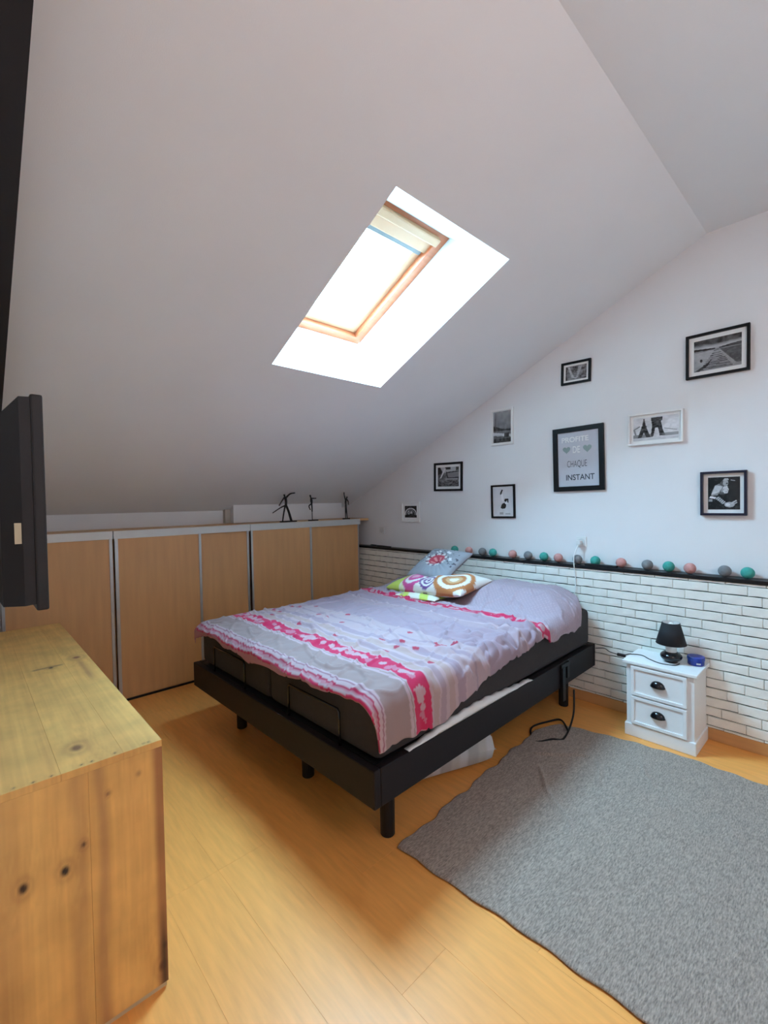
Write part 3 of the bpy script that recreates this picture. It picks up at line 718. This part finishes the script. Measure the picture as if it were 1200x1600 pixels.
# ------------------------------------------------------------------ cotton ball lights on the shelf
cols = {'teal': mat('teal_cotton', (.055, .36, .30), .85, noise=.12, nscale=60, bump=.5, bscale=140, bstretch=(1, 1, 3)),
        'pink': mat('pink_cotton', (.62, .30, .27), .85, noise=.10, nscale=60, bump=.5, bscale=140, bstretch=(1, 1, 3)),
        'grey': mat('grey_cotton', (.22, .22, .225), .85, noise=.12, nscale=60, bump=.5, bscale=140, bstretch=(1, 1, 3))}
seq = ['teal', 'pink', 'grey', 'teal', 'pink', 'grey', 'teal', 'pink', 'grey', 'teal', 'pink', 'grey', 'teal', 'pink', 'grey', 'teal']
byy = [-1.304, -1.462, -1.605, -1.715, -1.905, -2.043, -2.174, -2.293, -2.44, -2.569, -2.74, -2.903, -3.026, -3.144, -3.319, -3.427]
ball0 = {}
for c, y in zip(seq, byy):
    r = .034
    if c not in ball0:
        o = MB().lathe([(r*math.cos(a)+.0004, r*math.sin(a)) for a in np.linspace(-math.pi/2, math.pi/2, 15)], 24).build('cotton_ball_light', cols[c], None, smooth=True); ball0[c] = o
    else: o = ball0[c].copy(); COL.objects.link(o)
    o.location = (.022+random.uniform(-.004, .006), -3.912+(y+3.912)*1.021, 1.0105+r); o.rotation_euler = (random.uniform(-.6, .6), random.uniform(-.6, .6), random.uniform(0, 6))
    special = {-1.304: 'teal cotton ball light peeking out behind the grey cushion', -1.462: 'pink cotton ball light next to the grey cushion on the ledge', -2.44: 'grey cotton ball light behind the white cord under the socket',
               -2.569: 'teal cotton ball light behind the long black remote', -2.74: 'pink cotton ball light at the end of the black remote'}
    tag(o, special.get(y, f'{c} cotton ball light resting on the bare black ledge'), 'ball light', f'{c} cotton ball lights on the shelf')
wp = [(.062, -1.2, 1.0125)]
for y in byy: wp += [(.060+random.uniform(0, .006), -3.912+(y+3.912)*1.021, 1.0125)]
wp += [(.062, -3.9, 1.0125)]
tag(MB().tube(smooth_curve(wp, 4), .0014, 6).build('light_string_wire', mat('clear_wire', (.35, .35, .34), .4), smooth=True), 'thin wire of the ball light string along the shelf back', 'wire')
tag(box('remote_control', -.018, .014, -2.700, -2.475, 1.0102, 1.024, M_black, bevel=.004), 'long flat black remote lying on the ledge shelf', 'remote')
tag(MB().tube(smooth_curve([(.03, -.05, 1.018), (.01, -.10, 1.022), (.03, -.15, 1.018), (.0, -.20, 1.020), (.02, -.26, 1.018), (.01, -.40, 1.017)]), .0065, 8).build('black_cable', M_black, smooth=True), 'black cable heaped on the shelf end beside the cabinets', 'cable')

# ------------------------------------------------------------------ sockets, plug and white cord
KW = (3.352+WU)/3.352
def wy(y): return -3.912+(y+3.912)*KW
def wz(z): return 1.5+(z-1.5)*KW
def outlet(y, z, label):
    t = thing('wall_socket', label, 'socket', (WU, wy(y), wz(z)))
    box('plate', -.008, 0, -.038, .038, -.038, .038, M_plastic, t, bevel=.003)
    o = MB().lathe([(.024, 0), (.024, .003), (.020, .0035), (.019, .0012), (.0005, .001)], 24, caps=False).build('receptacle', mat('socket_grey', (.70, .70, .69), .4), t, smooth=False)
    o.rotation_euler = (0, -math.pi/2, 0); o.location = (-.0075, 0, 0); return t
outlet(-2.452, 1.182, 'white wall socket with a white plug above the ledge shelf')
outlet(-.276, 1.190, 'empty white wall socket beside the cabinet corner')
chg = thing('charger_cord', 'white plug and thin white cord hanging over the shelf to the bed', 'cord', (WU-.02, -2.412, 1.168))
og = Vector((WU-.02, -2.412, 1.168))
pb = MB().box(-.032, .0105, -.016, .016, -.016, .016).build('plug', M_plastic, chg, bevel=.005)
MB().tube([p-og for p in smooth_curve([(.035, -2.412, 1.156), (.012, -2.407, 1.13), (-.022, -2.402, 1.07), (-.031, -2.405, 1.012), (-.030, -2.408, .98), (-.024, -2.412, .92), (-.03, -2.415, .85), (-.035, -2.41, .79)])], .0035, 8).build('wire', M_plastic, chg, smooth=True)

# ------------------------------------------------------------------ pictures on the gable wall
class Pic:
    def __init__(s, nx, ny, v): s.u, s.v = np.meshgrid((np.arange(nx)+.5)/nx, (np.arange(ny)+.5)/ny); s.c = np.full((ny, nx), float(v)); s.nx, s.ny = nx, ny
    def put(s, m, val, a=1): s.c = np.where(m, s.c*(1-a)+val*a, s.c)
    def rect(s, a, b, c, d, val, al=1): s.put((s.u >= a) & (s.u < b) & (s.v >= c) & (s.v < d), val, al)
    def ell(s, x, y, rx, ry, val, al=1): s.put(((s.u-x)/rx)**2+((s.v-y)/ry)**2 < 1, val, al)
    def line(s, x0, y0, x1, y1, wd, val, al=1):
        dx, dy = x1-x0, y1-y0; L = dx*dx+dy*dy; t = np.clip(((s.u-x0)*dx+(s.v-y0)*dy)/L, 0, 1)
        s.put(np.hypot(s.u-x0-t*dx, s.v-y0-t*dy) < wd, val, al)
    def poly(s, P, val, al=1):
        ins = np.zeros(s.u.shape, bool); n = len(P)
        for i in range(n):
            (x0, y0), (x1, y1) = P[i], P[(i+1) % n]
            if y0 == y1: continue
            cnd = ((y0 > s.v) != (y1 > s.v)) & (s.u < (x1-x0)*(s.v-y0)/(y1-y0)+x0); ins ^= cnd
        s.put(ins, val, al)
    def noise(s, amp, sc, seed, y0=0, y1=1): s.c = np.clip(s.c + np.where((s.v >= y0) & (s.v <= y1), amp*(vnoise(s.u*sc, s.v*sc, seed)-.5), 0), .0, 1)
def picture(name, yl, yr, zt, zb, fw_, fm, mat_w, pic, label, depth=.018, tilt=0, paper=(.95, .94, .92), cat='picture'):
    yl, yr, zt, zb = wy(yl), wy(yr), wz(zt), wz(zb); W, H = yl-yr, zt-zb
    t = thing(name, label, cat, (WU, (yl+yr)/2, (zt+zb)/2))
    R3 = Matrix(((0, 0, -1), (-1, 0, 0), (0, 1, 0))).to_4x4() @ Matrix.Rotation(tilt, 4, 'Z')
    t.rotation_euler = R3.to_euler()
    MB().ring(-W/2, W/2, -H/2, H/2, fw_, .001, depth).build('frame', fm, t, bevel=.0015, seg=1)
    a, b = W/2-fw_, H/2-fw_
    box('mount', -a-.002, a+.002, -b-.002, b+.002, .001, .007, mat('mount_board', paper, .8) if paper == (.95, .94, .92) else mat('mount_'+name, paper, .8), t)
    if pic is not None:
        a2, b2 = a-mat_w, b-mat_w
        nx, ny = pic.nx, pic.ny
        X_, Y_ = np.meshgrid(np.linspace(-a2, a2, nx+1), np.linspace(-b2, b2, ny+1))
        v = np.stack([X_, Y_, np.full_like(X_, .0076)], -1)
        me_o = grid_obj('print', v, None, M_print, t, smooth=False)
        ca = me_o.data.color_attributes.new('Col', 'FLOAT_COLOR', 'CORNER')
        g_ = np.clip(pic.c.reshape(-1)*1.25-.03, .004, .9); g_ = np.repeat(g_, 4); cc = np.ones((len(g_), 4), np.float32); cc[:, 0] = g_; cc[:, 1] = g_; cc[:, 2] = g_*1.03; ca.data.foreach_set('color', cc.ravel())
        md = me_o.modifiers.new('S', 'SOLIDIFY'); md.thickness = .0004
    box('glass', -a, a, -b, b, .0105, .0115, M_pglass, t)
    return t
M_fblk = mat('black_frame', (.006, .006, .007), .45, spec=.2); M_fwht = mat('white_frame', (.88, .87, .85), .5); M_fnavy = mat('navy_black_frame', (.010, .011, .030), .3)

p = Pic(56, 50, .035)                                         # dark print with a glowing arch
for r0, r1, v in ((.50, .42, .62), (.36, .30, .25)):
    d = np.hypot((p.u-.5), (p.v-.30)*.95); p.put((d < r0) & (d > r1) & (p.v > .22), v)
p.ell(.34, .42, .07, .16, .75); p.ell(.34, .42, .035, .10, .05); p.line(.52, .34, .52, .54, .03, .6); p.line(.62, .34, .62, .52, .03, .5); p.line(.52, .54, .62, .40, .03, .5); p.noise(.08, 9, 3)
picture('picture_frame', -.590, -.845, 1.501, 1.292, .018, M_fwht, .028, p, 'small white framed dark print with a pale arch and letters')
p = Pic(60, 56, .14)                                          # street scene
p.noise(.14, 12, 5); p.rect(0, 1, .72, 1, .45); p.poly([(0, 1), (0, .6), (.25, .72), (.12, 1)], .03); p.rect(.36, .62, .88, 1, .03); p.rect(.86, 1, .82, 1, .04)
p.poly([(.30, .92), (.40, .92), (.16, .42), (.10, .42)], .60); p.rect(.5, 1, .42, .48, .03); p.poly([(.42, .70), (1, .76), (1, .48), (.52, .46)], .22); p.rect(.36, .95, .36, .41, .35); p.line(.42, .74, .48, .45, .025, .04); p.line(.45, .72, 1, .78, .03, .05); p.rect(0, 1, 0, .12, .05, .5); p.noise(.18, 22, 6, 0, .36)
picture('picture_frame', -1.040, -1.376, 1.859, 1.592, .020, M_fblk, .024, p, 'square black framed monochrome print of a street with a leaning post', tilt=-.02)
p = Pic(40, 64, .20)                                          # misty quay
p.c = .10+.22*p.v; p.rect(.0, 1, .36, .42, .12); p.poly([(0, .55), (.5, .44), (1, .40), (1, .36), (0, .40)], .05); p.poly([(0, .34), (1, .24), (1, .16), (0, .24)], .55); p.rect(.2, .5, .20, .25, .45); p.rect(.62, .9, .16, .30, .04); p.rect(0, 1, 0, .12, .05); p.line(.12, .5, .14, .95, .02, .10); p.noise(.10, 10, 8)
picture('picture_frame', -1.686, -1.900, 2.266, 1.961, .019, M_fwht, .004, p, 'tall white framed dark print of a misty quay', tilt=-.01)
p = Pic(48, 64, .62)                                          # dancer
p.poly([(.36, .80), (.44, .92), (.50, .90), (.44, .80), (.42, .72), (.36, .74)], .03); p.line(.45, .72, .48, .55, .05, .75); p.poly([(.36, .28), (.45, .42), (.60, .46), (.66, .36), (.60, .26), (.46, .24)], .02); p.poly([(.55, .52), (.60, .60), (.76, .60), (.78, .46), (.70, .46), (.70, .54), (.62, .48)], .03); p.line(.62, .44, .70, .44, .03, .8); p.rect(.32, .50, .05, .12, .35); p.rect(.6, .85, .05, .10, .40); p.noise(.05, 8, 9)
picture('picture_frame', -1.680, -1.909, 1.627, 1.346, .016, M_fblk, .004, p, 'thin black framed pale print of a small black figure', tilt=.01)
p = Pic(52, 36, .16)                                          # blurred abstract
p.noise(.25, 7, 11); p.poly([(.10, .95), (.20, .95), (.40, .20), (.30, .15)], .5, .8); p.poly([(.50, .1), (.58, .1), (.80, .98), (.62, .98)], .42, .7); p.line(.3, .2, .5, .1, .04, .45); p.rect(0, .08, 0, 1, .03, .7); p.noise(.15, 14, 12)
picture('picture_frame', -2.313, -2.532, 2.512, 2.347, .017, M_fblk, .016, p, 'small black framed blurred print hanging highest beneath the slope', tilt=-.03)
p = Pic(96, 56, .62)                                          # Paris montage
p.noise(.2, 6, 14); p.rect(0, 1, .0, .10, .55)
p.poly([(.10, .12), (.20, .62), (.235, .95), (.255, .95), (.29, .62), (.40, .12), (.31, .12), (.245, .34), (.18, .12)], .06); p.rect(.19, .31, .58, .63, .05); p.rect(.15, .34, .34, .40, .05)
p.poly([(.40, .96), (.66, .96), (.66, .82), (.62, .80), (.66, .45), (.72, .16), (.60, .16), (.56, .52), (.50, .52), (.46, .16), (.40, .16), (.43, .6)], .07); p.noise(.12, 20, 15)
p.rect(0, .45, .12, .26, .08, .7); p.rect(.66, 1, .14, .26, .18, .7); p.line(.02, .5, .14, .62, .02, .2); p.line(.02, .5, .06, .26, .02, .25); p.line(.70, .46, .95, .36, .015, .3); p.ell(.76, .56, .06, .10, .85); p.ell(.90, .55, .05, .07, .75)
picture('picture_frame', -2.782, -3.104, 2.057, 1.848, .012, M_fwht, .017, p, 'white framed print with an iron tower and a stone arch', depth=.028, tilt=-.012)
p = Pic(96, 76, .2)                                           # pier
p.c = np.where(p.v > .62, .06+.35*np.exp(-((p.v-.72)/.10)**2), .34-.10*np.abs(p.u-.3)); p.poly([(0, .98), (1, 1), (1, .84), (.4, .80)], .05, .6); p.noise(.12, 9, 17)
p.poly([(0, .74), (.30, .70), (.46, .68), (.46, .64), (0, .66)], .03); p.poly([(.54, .68), (.78, .72), (1, .74), (1, .64), (.54, .64)], .06)
p.poly([(.44, .62), (.54, .62), (.90, .12), (.80, .0), (.16, .0), (.22, .16)], .30)
for k in range(11):
    v0 = .60-.60*(k/11)**.8; wd = .04+.34*(.62-v0)/.62; p.line(.49-wd, v0, .49+wd*.9, v0+.01, .007+.006*k/11, .05)
p.poly([(.56, .62), (1, .62), (1, .1), (.90, .10)], .10); p.poly([(.02, .02), (.26, .20), (.40, .36), (.44, .58), (.40, .36), (.30, .14), (.12, .0)], .04); p.ell(.16, .34, .03, .05, .04); p.noise(.06, 22, 18)
picture('picture_frame', -3.119, -3.434, 2.491, 2.224, .015, M_fblk, .026, p, 'black framed monochrome print of a wooden pier running into a lake', depth=.026, tilt=-.006)
p = Pic(84, 90, .012)                                         # seated person in striped sleeves
p.poly([(.30, .70), (.42, .86), (.50, .90), (.62, .80), (.66, .60), (.58, .48), (.40, .46), (.26, .54)], .10)
p.ell(.53, .88, .10, .085, .05); p.ell(.56, .82, .085, .10, .34); p.poly([(.46, .88), (.52, .95), (.64, .96), (.66, .90), (.56, .90)], .42); p.ell(.60, .80, .03, .02, .06)
p.poly([(.22, .74), (.36, .80), (.46, .70), (.40, .56), (.30, .44), (.10, .42), (.12, .54)], .24)
for k in range(7): p.line(.12+.035*k, .46+.012*k, .25+.035*k, .74-.004*k, .010, .60)
p.poly([(.48, .70), (.60, .72), (.66, .62), (.62, .50), (.52, .50), (.46, .58)], .62); p.line(.50, .66, .62, .66, .008, .12); p.line(.49, .61, .64, .60, .008, .12); p.line(.52, .55, .63, .54, .008, .15); p.ell(.45, .60, .035, .07, .30)
p.poly([(.04, .36), (.24, .33), (.28, .38), (.08, .42)], .68); p.poly([(.22, .36), (.46, .16), (.58, .20), (.36, .40)], .20)
for k in range(5): p.line(.27+.05*k, .32-.032*k, .34+.05*k, .385-.034*k, .009, .55)
p.ell(.68, .15, .16, .08, .40); p.ell(.63, .15, .07, .045, .62); p.line(.74, .19, .88, .27, .022, .45); p.line(.76, .15, .90, .21, .018, .40); p.line(.72, .90, .84, .88, .012, .4); p.rect(.02, .14, .24, .32, .28); p.noise(.08, 13, 21); p.noise(.06, 30, 22)
picture('picture_frame', -3.194, -3.421, 1.648, 1.383, .014, M_fnavy, .022, p, 'navy black framed dark print of a seated person in striped sleeves', depth=.034)

# lettering print
big = picture('picture_frame', -2.245, -2.621, 2.031, 1.556, .036, M_fblk, 0, None, 'large black framed lettering print with two hearts', depth=.022, tilt=.012, paper=(.62, .64, .70))
M_ink = mat('dark_ink', (.02, .035, .06), .5); M_foil = mat('silver_foil', (.92, .92, .92), .5); M_hrt = mat('grey_green_foil', (.30, .40, .40), .5)
def letters(txt, x, y, h, width, m, nm, bold=0):
    cu = bpy.data.curves.new('t', 'FONT'); cu.body = txt; cu.size = 1; cu.extrude = 0; cu.offset = bold; cu.align_x = 'CENTER'
    to = bpy.data.objects.new('t', cu); COL.objects.link(to)
    dg = bpy.context.evaluated_depsgraph_get(); me = bpy.data.meshes.new_from_object(to.evaluated_get(dg)); bpy.data.objects.remove(to)
    P = np.array([v.co[:] for v in me.vertices]); mn = P.min(0); mx = P.max(0)
    for v in me.vertices:
        v.co.x = x+((v.co.x-mn[0])/(mx[0]-mn[0])-.5)*width; v.co.y = y+((v.co.y-mn[1])/(mx[1]-mn[1])-.5)*h; v.co.z = .0078
    me.materials.clear(); me.materials.append(m)
    o = bpy.data.objects.new(nm, me); COL.objects.link(o); o.parent = big; return o
letters('PROFITE', -.022, .150, .040, .205, M_foil, 'lettering', .02)
letters('DE', -.012, .072, .050, .055, M_foil, 'lettering', .01)
letters('CHAQUE', -.010, -.040, .058, .150, M_ink, 'lettering', -.012)
letters('INSTANT', .012, -.138, .044, .215, M_ink, 'lettering', .012)
for hx_, hs in ((-.088, .030), (.070, .032)):
    pts = [(hx_+hs*(16*math.sin(t)**3)/16, .074+hs*(13*math.cos(t)-5*math.cos(2*t)-2*math.cos(3*t)-math.cos(4*t))/16, .0078) for t in np.linspace(0, 2*math.pi, 40, endpoint=False)]
    raw('heart', pts, [tuple(range(39, -1, -1))], M_hrt, big)

# ------------------------------------------------------------------ unseen glowing globe, added behind the camera to brighten ceiling and walls
pen = thing('fill_globe', 'unseen glowing white globe added behind the camera as fill light', 'lamp', (-2.6, -4.75, ZC))
gm = bpy.data.materials.new('fill_glow'); gm.use_nodes = True; gb = gm.node_tree.nodes['Principled BSDF']
gb.inputs['Base Color'].default_value = (.8, .8, .78, 1); gb.inputs['Emission Color'].default_value = (*FILL, 1); gb.inputs['Emission Strength'].default_value = FILL_STRENGTH
MB().lathe([(.0005, 0), (.05, -.0), (.05, -.025), (.0005, -.03)], 20, caps=False).build('ceiling_rose', M_plastic, pen)
MB().tube([(0, 0, -.02), (0, 0, -.62)], .004).build('cord', M_plastic, pen)
MB().lathe([(.2*math.cos(t)+.0005, -.81+.2*math.sin(t)) for t in np.linspace(-math.pi/2, math.pi/2, 15)], 28, caps=False).build('globe', gm, pen, smooth=True)
